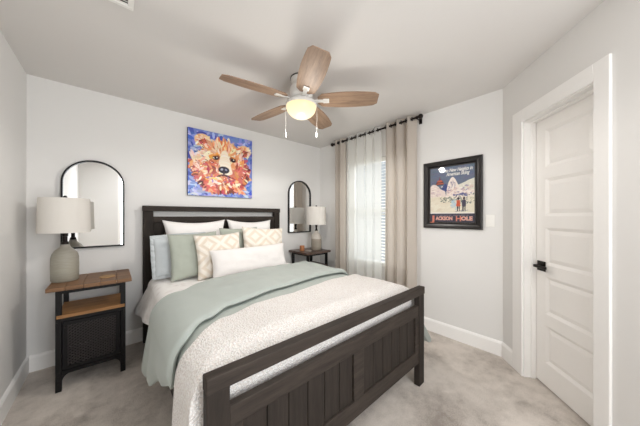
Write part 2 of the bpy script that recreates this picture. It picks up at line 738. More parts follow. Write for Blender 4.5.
# ------------------------------------------------------------------ window blind
bl = thing('window_blind', 'white horizontal slat blind in the window behind the sheer curtains', 'blind', (XR + .03, (WY0 + WY1) / 2, WZ0 + .02))
obj('head_rail', mk(box, XR + .008, XR + .055, WY0 + .012, WY1 - .012, WZ1 - .055, WZ1 - .003, .004), M['slat'], bl)
z = WZ1 - .085
while z > WZ0 + .06:
    b = NB()
    box(b, -.023, .023, WY0 + .014, WY1 - .014, -.0014, .0014)
    b.transform(Matrix.Translation((XR + .031, 0, z)) @ Matrix.Rotation(radians(-17), 4, 'Y'))
    obj('slat', b, M['slat'], bl)
    z -= 0.042
obj('bottom_rail', mk(box, XR + .012, XR + .05, WY0 + .014, WY1 - .014, WZ0 + .022, WZ0 + .04, .003), M['slat'], bl)
bm = NB()
for yy in (WY0 + .15, (WY0 + WY1) / 2, WY1 - .15):
    tube(bm, [(XR + .007, yy, WZ0 + .04), (XR + .007, yy, WZ1 - .05)], .0012, 6)
obj('ladder_cord', bm, M['slat'], bl)

# ------------------------------------------------------------------ curtain rod and curtains
RX, RZ, RR = 2.572, 2.388, 0.011
rod = thing('curtain_rod', 'dark bronze curtain rod with ball ends above the window', 'curtain rod', (RX, 1.9, RZ))
obj('pole', mk(tube, [(RX, 1.25, RZ), (RX, 2.605, RZ)], RR, 14), M['bronze'], rod, True)
for yy, sg in ((1.25, -1), (2.605, 1)):
    bm = NB()
    ball(bm, (RX, yy + sg * .022, RZ), .027)
    tube(bm, [(RX, yy, RZ), (RX, yy - sg * .012, RZ)], .016, 14)
    obj('finial', bm, M['bronze'], rod, True)
for yy in (1.272, 2.592):
    bm = NB()
    tube(bm, [(RX, yy, RZ - .012), (XR - .004, yy, RZ - .012)], .007, 10)
    box(bm, XR - .008, XR - .001, yy - .018, yy + .018, RZ - .05, RZ + .03, .002)
    tube(bm, [(RX, yy - .007, RZ), (RX, yy + .007, RZ)], .0155, 14)
    obj('bracket', bm, M['bronze'], rod, True)


def curtain(name, label, cat, group, y0, y1, waves, amp, mat, phase=0.0, ztop=2.428, seed=0, zbot=0.012, flat=0.0, xoff=0.0):
    n = waves * 44
    zs = [zbot + (2.345 - zbot) * k / 30 for k in range(31)] + [2.345 + (ztop - 2.345) * k / 14 for k in range(1, 15)]
    nz = len(zs) - 1
    t = thing(name, label, cat, (RX, (y0 + y1) / 2, zbot), group)
    bm = NB()
    grid = []
    rings = []
    for k in range(2 * waves):
        rings.append((k + .5) / (2 * waves))
    for j in range(nz + 1):
        zz = zs[j]
        f = (zz - zbot) / (ztop - zbot)
        row = []
        for i in range(n + 1):
            s = i / n
            # rings sit where the cloth crosses the rod
            ph = 2 * pi * waves * s + pi / 2 * 1.0 + phase
            loose = 1 - f
            a = amp * (1 + .25 * loose * sin(3.1 * s * waves + seed))
            x = RX + xoff + a * sin(ph + loose * .5 * sin(2.3 * s * waves + seed * 1.7)) + loose * .012 * sin(7 * s + seed)
            y = y0 + (y1 - y0) * s + loose * .012 * sin(5.3 * s * waves + seed) + .011 * sin(2 * ph)
            row.append(bm.verts.new((x, y, zz)))
        grid.append(row)
    for j in range(nz):
        for i in range(n):
            q = (grid[j][i], grid[j][i + 1], grid[j + 1][i + 1], grid[j + 1][i])
            c = sum((v.co for v in q), Vector()) / 4
            if abs(c.z - RZ) < .0165 and abs(c.x - RX) < .0165:
                continue
            bm.faces.new(q)
    o = obj('cloth', bm, mat, t, True, angle=180)
    sol = o.modifiers.new('thickness', 'SOLIDIFY')
    sol.thickness = .0016
    for s in rings:
        # eyelet ring round the rod
        ph = 2 * pi * waves * s + pi / 2 + phase
        yy = y0 + (y1 - y0) * s + .011 * sin(2 * ph)
        b = NB()
        cr = cos(ph)
        tube(b, [(0, .021 * cos(q), .021 * sin(q)) for q in [2 * pi * k / 20 for k in range(20)]], .005, 8, True)
        b.transform(Matrix.Translation((RX, yy, RZ)) @ Matrix.Rotation(radians(70) * (1 if cr > 0 else -1), 4, 'Z'))
        obj('grommet', b, M['steel'], t, True)
    return t


curtain('drape_panel', 'narrow beige grommet drape gathered at the bedside end of the rod', 'curtain', 'beige drapes', 2.38, 2.568, 2, .040, M['drape'], seed=1)
curtain('sheer_curtain', 'white sheer curtain hanging next to the narrow beige drape', 'curtain', 'white sheers', 2.03, 2.35, 2, .030, M['sheer'], seed=2)
curtain('sheer_curtain', 'white sheer curtain hanging next to the wide beige drape', 'curtain', 'white sheers', 1.755, 2.02, 2, .030, M['sheer'], seed=3)
curtain('drape_panel', 'wide beige grommet drape beside the framed ski poster', 'curtain', 'beige drapes', 1.292, 1.70, 3, .046, M['drape'], seed=4)

# ------------------------------------------------------------------ bed
BX0, BX1 = 0.235, 1.82
BC = (BX0 + BX1) / 2
bed = thing('bed', 'queen bed frame of charcoal stained wood with plank footboard', 'bed', (BC, 1.9, 0))
# headboard
HY0, HY1 = 2.945, 3.005
PW = .085
z_a = 1.385
head = obj('headboard', mk(box, BX0 + PW, BX1 - PW, HY0 + .006, HY1 - .006, 1.215, 1.275, .003), M['bedwood_x'], bed)
for a in (BX0, BX1 - PW):
    obj('head_post', mk(box, a, a + PW, HY0, HY1, 0, z_a - .055, .004), M['bedwood_z'], head)
obj('top_rail', mk(box, BX0 - .004, BX1 + .004, HY0 - .006, HY1 + .004, z_a - .055, z_a, .004), M['bedwood_x'], head)
obj('bottom_rail', mk(box, BX0 + PW, BX1 - PW, HY0 + .006, HY1 - .006, .30, .42, .003), M['bedwood_x'], head)
n = 14
for k in range(n):
    a = BX0 + PW + (BX1 - BX0 - 2 * PW) * k / n
    b = BX0 + PW + (BX1 - BX0 - 2 * PW) * (k + 1) / n
    obj('plank', mk(box, a + .0015, b - .0015, HY0 + .02, HY1 - .02, .42, 1.215, .004), M['bedwood_z'], head)
# footboard
FY0, FY1 = 0.832, 0.876
FZ = 0.738
FBX = 1.803
for a in (BX0, FBX - .078):
    obj('foot_post', mk(box, a, a + .078, FY0, FY1, 0, FZ - .055, .004), M['bedwood_z'], bed)
obj('foot_top_rail', mk(box, BX0 - .002, FBX + .003, FY0 - .004, FY1, FZ - .055, FZ, .004), M['bedwood_x'], bed)
px0, px1 = BX0 + .078, FBX - .078
pz0, pz1 = .175, .605
foot = NB()
box(foot, px0, px1, FY0 + .005, FY1 - .005, pz1 - .075, pz1, .003)
box(foot, px0, px1, FY0 + .005, FY1 - .005, pz0, pz0 + .095, .003)
cw = .085
mids = [(px0, px0 + .05), (BC - cw / 2, BC + cw / 2), (px1 - .05, px1)]
for a, b in mids:
    box(foot, a, b, FY0 + .005, FY1 - .005, pz0 + .095, pz1 - .075, .003)
fpanel = obj('footboard_panel', foot, M['bedwood_x'], bed)
for (a, b) in ((mids[0][1], mids[1][0]), (mids[1][1], mids[2][0])):
    n = 6
    for k in range(n):
        obj('plank', mk(box, a + (b - a) * k / n + .0015, a + (b - a) * (k + 1) / n - .0015, FY0 + .016, FY1 - .014, pz0 + .09, pz1 - .07, .004), M['bedwood_z'], fpanel)
for a in (BX0 + .035, FBX - .045):
    obj('side_rail', mk(box, a, a + .025, FY1, HY0, .20, .34, .003), M['bedwood_x'], bed)
for k in range(9):
    yy = 1.05 + k * .22
    obj('slat', mk(box, BX0 + .06, BX1 - .06, yy, yy + .08, .305, .325), M['bedwood_x'], bed)

MZ0, MZ1 = .33, .655
MA = .745
MY0, MY1 = 0.985, 2.925
one('mattress', mk(box, BC - MA, BC + MA, MY0, MY1, MZ0, MZ1 - .006, .078), M['mattress'], 'white mattress under the coverlet on the dark bed frame', 'mattress', smooth=True)

FLAT, RC = MA - .07, .075


def lerp(tab, x):
    if x <= tab[0][0]:
        return tab[0][1]
    for (a, b), (c, d) in zip(tab, tab[1:]):
        if x <= c:
            f = (x - a) / (c - a)
            f = f * f * (3 - 2 * f)
            return b + (d - b) * f
    return tab[-1][1]


def surf(u, v, o, puff=0.0, flare=0.0):
    """point on the bedding o above the mattress: u across (arc from the middle), v along"""
    s, sg = abs(u), (1 if u > 0 else -1)
    r = RC + o
    if s < FLAT:
        dx, dr, q = s, 0.0, 0.0
    elif s < FLAT + r * pi / 2:
        t = (s - FLAT) / r
        dx, dr, q = FLAT + r * sin(t), r * (1 - cos(t)), 0.0
    else:
        q = s - FLAT - r * pi / 2
        dx, dr = FLAT + r, r + q
    fy = MY0 + .07
    y = v
    df = 0.0
    if v < fy:
        e = fy - v
        if e < r * pi / 2:
            t = e / r
            y, df = fy - r * sin(t), r * (1 - cos(t))
        else:
            y, df = fy - r, r + e - r * pi / 2
    if q > 0:
        k = min(1, q / .35)
        wv = .5 + .28 * sin(2 * pi * v / .27 + sg * 1.1) + .22 * sin(2 * pi * v / .41 + 2.0 + sg)
        dx += flare * q * min(1, max(0, (v - 2.32) / .45))
        if sg > 0:
            dx += .80 * q * min(1, max(0, (1.32 - v) / .30)) ** 1.5
        dx += .03 * q + .040 * k * wv * min(1.0, max(.15, (v - 1.0) / .35))
    crown = .012 * (1 - (min(s, FLAT) / FLAT) ** 2)
    z = MZ1 + o + crown - max(dr, df)
    if puff and q == 0:
        z += puff * (noise.noise(Vector((u * 5.0, v * 5.0, 3.1))) + .4 * noise.noise(Vector((u * 13, v * 9, 7.7))))
    return Vector((BC + sg * dx, y, z))


def cloth(name, mat, uL, uR, y0, y1, off, th, parent=None, puff=0.0, nu=150, nv=60, edge=.025, flare=0.0, left_hem=None):
    """closed cloth shell between offsets off and off+th"""
    bm = NB()
    O, I = [], []
    uL0 = uL
    for j in range(nv + 1):
        ro, ri = [], []
        fv = j / nv
        uL = UF + lerp(left_hem, fv) if left_hem else uL0
        for i in range(nu + 1):
            u = -uL + (uL + uR) * i / nu
            a, b = lerp(y0, u), lerp(y1, u)
            v = a + (b - a) * fv
            d = min((v - a), (b - v), (u + uL), (uR - u))
            e = sqrt(max(0, 1 - (1 - min(1, d / edge)) ** 2))
            rim = .45 * th
            o_out = off + rim + (th - rim) * e
            o_in = off + rim * (1 - e)
            ro.append(bm.verts.new(surf(u, v, o_out, puff * e, flare)))
            ri.append(bm.verts.new(surf(u, v, o_in - (.0 if d > 0 else -.0004), 0.0, flare)))
        O.append(ro)
        I.append(ri)
    for j in range(nv):
        for i in range(nu):
            bm.faces.new((O[j][i], O[j][i + 1], O[j + 1][i + 1], O[j + 1][i]))
            bm.faces.new((I[j][i], I[j + 1][i], I[j + 1][i + 1], I[j][i + 1]))
    for j in range(nv):
        for i in (0, nu):
            bm.faces.new((O[j][i], O[j + 1][i], I[j + 1][i], I[j][i]))
    for i in range(nu):
        for j in (0, nv):
            bm.faces.new((O[j][i], O[j][i + 1], I[j][i + 1], I[j][i]))
    return obj(name, bm, mat, parent, True, angle=75)


UF = FLAT + RC * pi / 2     # arc length where the side starts to hang
K = [(-2, 0)]
cv = cloth('coverlet', M['coverlet'], UF + .23, UF + .23, [(-2, 1.10)], [(-2, 2.90)], .004, .010, flare=.38)
recenter(tag(cv, 'white textured coverlet hanging beside the headboard under the pillows', 'bedding'))

top_line = [(-1.2, 2.02), (-.78, 1.96), (-.66, 1.95), (-.50, 2.08), (-.35, 2.14), (-.08, 2.18), (.45, 2.22), (.78, 2.30), (1.3, 2.32)]
fold_line = [(-1.2, 1.25), (-.78, 1.25), (-.64, 1.36), (-.48, 1.46), (-.08, 1.55), (.48, 1.63), (.8, 1.62), (1.3, 1.60)]
cream_line = [(-1.2, 1.17), (-.78, 1.18), (-.58, 1.30), (-.36, 1.37), (-.08, 1.38), (.44, 1.46), (.8, 1.48), (1.3, 1.45)]
foot_end = [(-2, .74)]
com = thing('comforter', 'sage green comforter folded back across the middle of the bed', 'bedding', (BC, 1.8, .10))
cloth('comforter_body', M['sage'], UF + .40, UF + .50, [(-2, .70)], [(a, b - .05) for a, b in top_line], .018, .027, com, 0.0, nv=130, left_hem=[(0, .10), (.3, .12), (1, .40)])
cloth('folded_edge', M['sage'], UF + .50, UF + .46, fold_line, top_line, .051, .040, com, .010, edge=.05, left_hem=[(0, .20), (.35, .30), (.75, .46), (1, .50)])
th = cloth('throw_blanket', M['cream'], UF + .54, UF + .22, foot_end, cream_line, .053, .026, None, .009, edge=.025, nv=110)
recenter(tag(th, 'cream nubby woven throw blanket over the foot of the bed', 'bedding'))


# pillows
def pillow_bm(W, Hh, Th, seed, ear=.06, flange=0.0, n=36):
    bm = NB()
    T_, B_ = [], []
    for j in range(n + 1):
        rt, rb = [], []
        t = -1 + 2 * j / n
        for i in range(n + 1):
            s = -1 + 2 * i / n
            x = s * W / 2 * (1 - ear * (1 - t * t) * abs(s) ** 2)
            y = t * Hh / 2 * (1 - ear * (1 - s * s) * abs(t) ** 2)
            b = max(0, (1 - abs(s) ** 3.2)) * max(0, (1 - abs(t) ** 3.2))
            h = Th / 2 * b ** .42
            wr = noise.noise(Vector((x * 9 + seed * 3.7, y * 9, seed))) * .012 + noise.noise(Vector((x * 22 + seed, y * 22, seed * 2))) * .004
            wr *= min(1, b * 2)
            rt.append(bm.verts.new((x, y, h + wr + .0015)))
            rb.append(bm.verts.new((x, y, -h * .85 - .0015)))
        T_.append(rt)
        B_.append(rb)
    for j in range(n):
        for i in range(n):
            bm.faces.new((T_[j][i], T_[j][i + 1], T_[j + 1][i + 1], T_[j + 1][i]))
            bm.faces.new((B_[j][i], B_[j + 1][i], B_[j + 1][i + 1], B_[j][i + 1]))
    for j in range(n):
        for i in (0, n):
            bm.faces.new((T_[j][i], T_[j + 1][i], B_[j + 1][i], B_[j][i]))
    for i in range(n):
        for j in (0, n):
            bm.faces.new((T_[j][i], T_[j][i + 1], B_[j][i + 1], B_[j][i]))
    return bm


def ruffle_bm(W, Hh, ear, width, seed):
    """wavy flange running round a pillow's edge"""
    bm = NB()
    n = 160
    inner, outer = [], []
    for k in range(n):
        q = k / n * 4
        side, f = int(q), q - int(q)
        s, t = [(-1 + 2 * f, -1), (1, -1 + 2 * f), (1 - 2 * f, 1), (-1, 1 - 2 * f)][side]
        x = s * W / 2 * (1 - ear * (1 - t * t))
        y = t * Hh / 2 * (1 - ear * (1 - s * s))
        d = Vector((x / W, y / Hh, 0)).normalized()
        wv = sin(k * .9 + seed) * .008 + sin(k * 2.1) * .004
        inner.append((bm.verts.new((x * .97, y * .97, .003)), bm.verts.new((x * .97, y * .97, -.003))))
        ox, oy = x + d.x * width, y + d.y * width
        outer.append((bm.verts.new((ox, oy, wv + .002)), bm.verts.new((ox, oy, wv - .002))))
    for k in range(n):
        m = (k + 1) % n
        bm.faces.new((inner[k][0], inner[m][0], outer[m][0], outer[k][0]))
        bm.faces.new((inner[k][1], outer[k][1], outer[m][1], inner[m][1]))
        bm.faces.new((outer[k][0], outer[m][0], outer[m][1], outer[k][1]))
    return bm


PZ = MZ1 + .030
PILLOWS = []


def pillow(name, label, group, cx, yb, W, Hh, Th, tilt, mat, yaw=0, roll=0, seed=1, ear=.06, ruffle=0.0, zb=None):
    bm = pillow_bm(W, Hh, Th, seed, ear)
    R = Matrix.Rotation(radians(yaw), 4, 'Z') @ Matrix.Rotation(radians(90 - tilt), 4, 'X') @ Matrix.Rotation(radians(roll), 4, 'Z')
    base = Matrix.Translation((0, Hh / 2, 0))
    o = obj(name, bm, mat, None, True, angle=180)
    o.data.transform(base)
    o.matrix_world = Matrix.Translation((cx, yb, PZ + ruffle + (zb or 0))) @ R
    tag(o, label, 'pillow', group)
    if ruffle:
        r = ruffle_bm(W, Hh, ear, ruffle, seed)
        r.transform(base)
        rm = bpy.data.meshes.new('ruffle_trim')
        r.to_mesh(rm)
        r.free()
        rm.materials.append(mat)
        rm.polygons.foreach_set('use_smooth', [True] * len(rm.polygons))
        ro = bpy.data.objects.new('ruffle_trim', rm)
        COL.objects.link(ro)
        ro.parent = o
    PILLOWS.append(o)
    return o


g = 'pillows on the bed'
pillow('bed_pillow', 'tall white pillow against the headboard behind the sage green pillow', g, .70, 2.79, .63, .56, .16, 9, M['sheet'], 0, 0, 1, .13)
pillow('bed_pillow', 'tall white pillow against the headboard nearest the far nightstand', g, 1.325, 2.79, .59, .555, .16, 9, M['sheet'], 0, -1, 2, .13)
pillow('ruffled_sham', 'pale blue grey pillow with ruffled edge nearest the brown topped nightstand', g, .525, 2.655, .45, .37, .09, 9, M['sham'], 0, 2, 3, .03, .03)
pillow('ruffled_sham', 'pale grey ruffled pillow end poking out behind the long white lumbar pillow', g, 1.37, 2.665, .42, .34, .09, 9, M['sham'], 0, 0, 4, .03, .03)
pillow('throw_pillow', 'plain sage green pillow in front of the pale blue ruffled pillow', g, .62, 2.50, .44, .44, .10, 12, M['sage2'], 0, 2, 5, .07)
pillow('throw_pillow', 'sage green pillow mostly hidden between the two beige patterned pillows', g, 1.085, 2.55, .44, .47, .09, 9, M['sage2'], 0, 0, 6, .06)
pillow('patterned_pillow', 'beige diamond patterned pillow overlapping the plain sage green pillow', g, .82, 2.385, .45, .43, .11, 14, M['diamond'], 0, 2, 7, .08)
pillow('patterned_pillow', 'beige diamond patterned pillow nearest the far nightstand', g, 1.30, 2.42, .52, .46, .11, 12, M['diamond'], 0, -4, 8, .08, zb=.012)
pillow('lumbar_pillow', 'long white lumbar pillow lying in front of all the other pillows', g, 1.095, 2.265, .82, .28, .13, 16, M['lumbar'], 0, 1, 9, .05, zb=.008)


# ------------------------------------------------------------------ nightstands
def lattice(bm, x0, x1, z0, z1, y, step, r):
    W_, H_ = x1 - x0, z1 - z0
    sl = 0.75
    for sg in (1, -1):
        c = -W_ * sl - step
        while c < H_ + W_ * sl + step:
            # line z = c + sg*sl*x, clipped to the panel
            xa, xb = 0.0, W_
            lo, hi = sorted(((0 - c) / (sg * sl), (H_ - c) / (sg * sl)))
            xa, xb = max(xa, lo), min(xb, hi)
            if xb - xa > .004:
                tube(bm, [(x0 + xa, y, z0 + c + sg * sl * xa), (x0 + xb, y, z0 + c + sg * sl * xb)], r, 4)
            c += step


def nightstand(label, x0, x1, y0, y1, topmat, shelfmat):
    xc, yc = (x0 + x1) / 2, (y0 + y1) / 2
    t = thing('nightstand', label, 'nightstand', (xc, yc, 0), 'nightstands beside the bed')
    zt = .765
    bm = NB()
    n = 5
    for k in range(n):
        a, b = x0 + (x1 - x0) * k / n, x0 + (x1 - x0) * (k + 1) / n
        box(bm, a + .0008, b - .0008, y0, y1, zt - .028, zt, .0025)
    obj('tabletop', bm, topmat, t)
    fx0, fx1, fy0, fy1 = x0 + .045, x1 - .04, y0 + .025, y1 - .02
    L = .032
    for (a, c) in ((fx0, fy0), (fx1 - L, fy0), (fx0, fy1 - L), (fx1 - L, fy1 - L)):
        leg = obj('leg', mk(box, a, a + L, c, c + L, 0, zt - .028, .002), M['black'], t)
        if c == fy0:
            for zz in (.06, .085, .115, .14, .50, .53):
                obj('rivet', mk(ball, (a + L / 2, c - .001, zz), .005, 1, 10), M['black'], leg)
    for c in (fy0 + .004, fy1 - L + .004):
        for zz in (zt - .055, .505, .12):
            obj('frame_rail', mk(box, fx0 + L, fx1 - L, c, c + .024, zz, zz + .026), M['black'], t)
    for a in (fx0 + .004, fx1 - L + .004):
        for zz in (zt - .055, .505, .12):
            obj('frame_rail', mk(box, a, a + .024, fy0 + L, fy1 - L, zz, zz + .026), M['black'], t)
    # curved gussets at the feet
    for sg, a in ((1, fx0 + L), (-1, fx1 - L)):
        poly = [Vector((a, fy0 + .01, .12))] + [Vector((a + sg * .05 * (1 - sin(q)), fy0 + .01, .12 - .06 * (1 - cos(q)))) for q in [pi / 2 * k / 6 for k in range(7)]]
        obj('foot_bracket', mk(prism, poly, (0, .006, 0)), M['black'], t)
    obj('open_shelf', mk(box, fx0 + .006, fx1 - .006, fy0 - .004, fy1 - .034, .532, .556, .002), shelfmat, t)
    obj('lower_shelf', mk(box, fx0 + L, fx1 - L, fy0 + L, fy1 - .015, .147, .165, .002), M['black'], t)
    obj('side_panel', mk(box, fx0 + .01, fx0 + .014, fy0 + L, fy1 - L, .165, .505), M['black'], t)
    obj('side_panel', mk(box, fx1 - .014, fx1 - .01, fy0 + L, fy1 - L, .165, .505), M['black'], t)
    obj('back_panel', mk(box, fx0 + L, fx1 - L, fy1 - .014, fy1 - .01, .165, .505), M['black'], t)
    d = NB()
    dx0, dx1, dz0, dz1 = fx0 + L + .004, fx1 - L - .004, .150, .500
    for a, b, c, e in ((dx0, dx0 + .024, dz0, dz1), (dx1 - .024, dx1, dz0, dz1), (dx0 + .024, dx1 - .024, dz0, dz0 + .024), (dx0 + .024, dx1 - .024, dz1 - .024, dz1)):
        box(d, a, b, fy0 + .004, fy0 + .02, c, e)
    dr = obj('door', d, M['black'], t)
    obj('mesh_panel', mk(lattice, dx0 + .024, dx1 - .024, dz0 + .024, dz1 - .024, fy0 + .012, .021, .0040), M['mesh'], dr)
    obj('knob', mk(ball, (dx0 + .013, fy0 - .002, .465), .007, 1, 12), M['steel'], dr)
    return t


nightstand('black mesh door nightstand with brown plank top beside the left wall', -.352, .125, 2.51, 2.965, M['oak'], M['oak2'])
nightstand('dark topped black nightstand in the corner beside the curtains', 2.005, 2.475, 2.56, 2.995, M['walnut'], M['walnut'])


# ------------------------------------------------------------------ lamps
def table_lamp(label, x, y, z0, glaze):
    t = thing('table_lamp', label, 'lamp', (x, y, z0), 'ceramic table lamps')
    R = .079
    prof = [(.0, 0), (R - .008, 0), (R, .010), (R, .06), (R + .001, .12), (R, .185), (R - .006, .215), (R - .022, .243), (R - .043, .262), (.028, .274), (.026, .29), (.0, .29)]
    obj('base', mk(lathe, prof, (x, y, z0), 40, False), glaze, t, True)
    bm = NB()
    lathe(bm, [(0, .290), (.022, .290), (.022, .306), (.014, .314), (.014, .352), (.018, .354), (.018, .39), (0, .39)], (x, y, z0), 20, False)
    obj('socket', bm, M['bronze'], t, True)
    R0, R1 = .143, .150
    zb, zt = .385, .655
    bm = NB()
    lathe(bm, [(R1, zb), (R0, zt), (R0 - .003, zt), (R1 - .003, zb), (R1, zb)], (x, y, z0), 56, False)
    sh = obj('lamp_shade', bm, M['shade'], t, True)
    bm = NB()
    for k in range(3):
        q = 2 * pi * k / 3 + .4
        tube(bm, [(x, y, z0 + zt - .012), (x + (R0 - .002) * cos(q), y + (R0 - .002) * sin(q), z0 + zt - .012)], .0022, 6)
    tube(bm, [(x + .03 * cos(q), y + .03 * sin(q), z0 + .38) for q in [k * pi / 12 for k in range(24)]], .002, 6, True)
    for q in (0, pi):
        tube(bm, [(x + .03 * cos(q), y + .03 * sin(q), z0 + .38), (x + .045 * cos(q), y + .045 * sin(q), z0 + .52), (x + .01 * cos(q), y, z0 + zt - .012)], .002, 6)
    obj('harp', bm, M['bronze'], sh, True)
    bm = NB()
    lathe(bm, [(0, zt - .014), (.007, zt - .014), (.006, zt), (.012, zt + .004), (.013, zt + .014), (.006, zt + .022), (0, zt + .024)], (x, y, z0), 16, False)
    obj('finial', bm, M['bronze'], t, True)
    return t


table_lamp('grey green ceramic lamp with white drum shade on the brown topped nightstand', -.280, 2.755, .765, M['glazeL'])
table_lamp('two tone grey ceramic lamp with white drum shade in the corner by the curtains', 2.345, 2.745, .765, M['glazeR'])


def disc(x, y, z, r, h, n=32):
    return mk(lathe, [(0, 0), (r, 0), (r, h), (0, h)], (x, y, z), n, False)


one('coaster', disc(-.03, 2.69, .7655, .05, .007), M['cork'], 'round tan coaster on the brown topped nightstand', 'coaster', 'coasters')
one('coaster', disc(2.175, 2.72, .7655, .05, .007), M['coasterR'], 'pale grey coaster on the dark topped nightstand by the lamp', 'coaster', 'coasters')
cd = thing('candle', 'small copper and amber jar candle on the dark topped nightstand', 'candle', (2.115, 2.80, .7655))
obj('jar', mk(lathe, [(0, 0), (.034, 0), (.036, .004), (.036, .075), (.033, .075), (.033, .058), (0, .058)], (2.115, 2.80, .7655), 28, False), M['copper'], cd, True)
obj('wax', mk(lathe, [(0, .058), (.032, .058), (.032, .068), (0, .068)], (2.115, 2.80, .7655), 28, False), M['amber'], cd, True)


# ------------------------------------------------------------------ arched mirrors
def arch_mirror(label, x0, x1, z0, z1):
    r = (x1 - x0) / 2
    xc = (x0 + x1) / 2
    t = thing('arched_mirror', label, 'mirror', (xc, YB - .015, z0), 'black framed arched mirrors')
    zc = z1 - r
    out = [(x0, z0), (x1, z0)] + [(xc + r * cos(q), zc + r * sin(q)) for q in [pi * k / 32 for k in range(33)]]
    fw = .013
    cxm, czm = xc, (z0 + zc) / 2
    inn = [(x0 + fw, z0 + fw), (x1 - fw, z0 + fw)] + [(xc + (r - fw) * cos(q), zc + (r - fw) * sin(q)) for q in [pi * k / 32 for k in range(33)]]
    bm = NB()
    y0, y1 = YB - .034, YB - .002
    n = len(out)
    A = [bm.verts.new((x, y0, z)) for x, z in out]
    B = [bm.verts.new((x, y1, z)) for x, z in out]
    C = [bm.verts.new((x, y0, z)) for x, z in inn]
    D = [bm.verts.new((x, y1, z)) for x, z in inn]
    for i in range(n):
        j = (i + 1) % n
        for p, q in ((A, B), (C, A), (D, C), (B, D)):
            bm.faces.new((p[i], p[j], q[j], q[i]))
    obj('frame', bm, M['black'], t)
    bm = NB()
    prism(bm, [Vector((x, YB - .016, z)) for x, z in inn], (0, .008, 0))
    obj('mirror_glass', bm, M['mirror'], t)
    return t


arch_mirror('black framed arched mirror on the wall above the brown topped nightstand', -.332, .092, .99, 1.79)
arch_mirror('black framed arched mirror behind the corner lamp reflecting the curtains', 2.012, 2.446, 1.02, 1.835)


# ------------------------------------------------------------------ painter for the two pictures
class Raster:
    def __init__(s, w, h, bg):
        s.w, s.h = w, h
        s.p = [[tuple(bg) for _ in range(w)] for _ in range(h)]

    def dab(s, cx, cy, rx, ry, ang, col, soft=.25, a=1.0):
        """rotated ellipse; coordinates 0..1 with y up"""
        W, Hh = s.w, s.h
        R = max(rx, ry)
        ca, sa = cos(ang), sin(ang)
        for j in range(max(0, int((cy - R) * Hh)), min(Hh, int((cy + R) * Hh) + 2)):
            for i in range(max(0, int((cx - R) * W)), min(W, int((cx + R) * W) + 2)):
                x, y = (i + .5) / W - cx, (j + .5) / Hh - cy
                u, v = (x * ca + y * sa) / rx, (-x * sa + y * ca) / ry
                d = u * u + v * v
                if d < 1:
                    f = a * min(1, (1 - d) / soft)
                    o = s.p[j][i]
                    s.p[j][i] = tuple(o[k] * (1 - f) + col[k] * f for k in range(3))

    def poly(s, pts, col):
        n = len(pts)
        ys = [p[1] for p in pts]
        for j in range(max(0, int(min(ys) * s.h)), min(s.h, int(max(ys) * s.h) + 1)):
            y = (j + .5) / s.h
            xs = []
            for k in range(n):
                (x0, y0), (x1, y1) = pts[k], pts[(k + 1) % n]
                if (y0 <= y) != (y1 <= y):
                    xs.append(x0 + (y - y0) / (y1 - y0) * (x1 - x0))
            xs.sort()
            for a, b in zip(xs[::2], xs[1::2]):
                for i in range(max(0, int(a * s.w + .5)), min(s.w, int(b * s.w + .5))):
                    s.p[j][i] = tuple(col)

    def mesh(s, name, fn, mat, parent):
        """grid with one face per pixel, coloured; fn(u, v) gives the point"""
        me = bpy.data.meshes.new(name)
        W, Hh = s.w, s.h
        pl = parent.location
        vs = [tuple(Vector(fn(i / W, j / Hh)) - pl) for j in range(Hh + 1) for i in range(W + 1)]
        fs = [(j * (W + 1) + i, j * (W + 1) + i + 1, (j + 1) * (W + 1) + i + 1, (j + 1) * (W + 1) + i) for j in range(Hh) for i in range(W)]
        me.from_pydata(vs, [], fs)
        at = me.color_attributes.new('paint', 'FLOAT_COLOR', 'CORNER')
        data = []
        for j in range(Hh):
            for i in range(W):
                c = lin(s.p[j][i])
                data += list(c) * 4
        at.data.foreach_set('color', data)
        me.materials.append(mat)
        o = bpy.data.objects.new(name, me)
        COL.objects.link(o)
        o.parent = parent
        return o


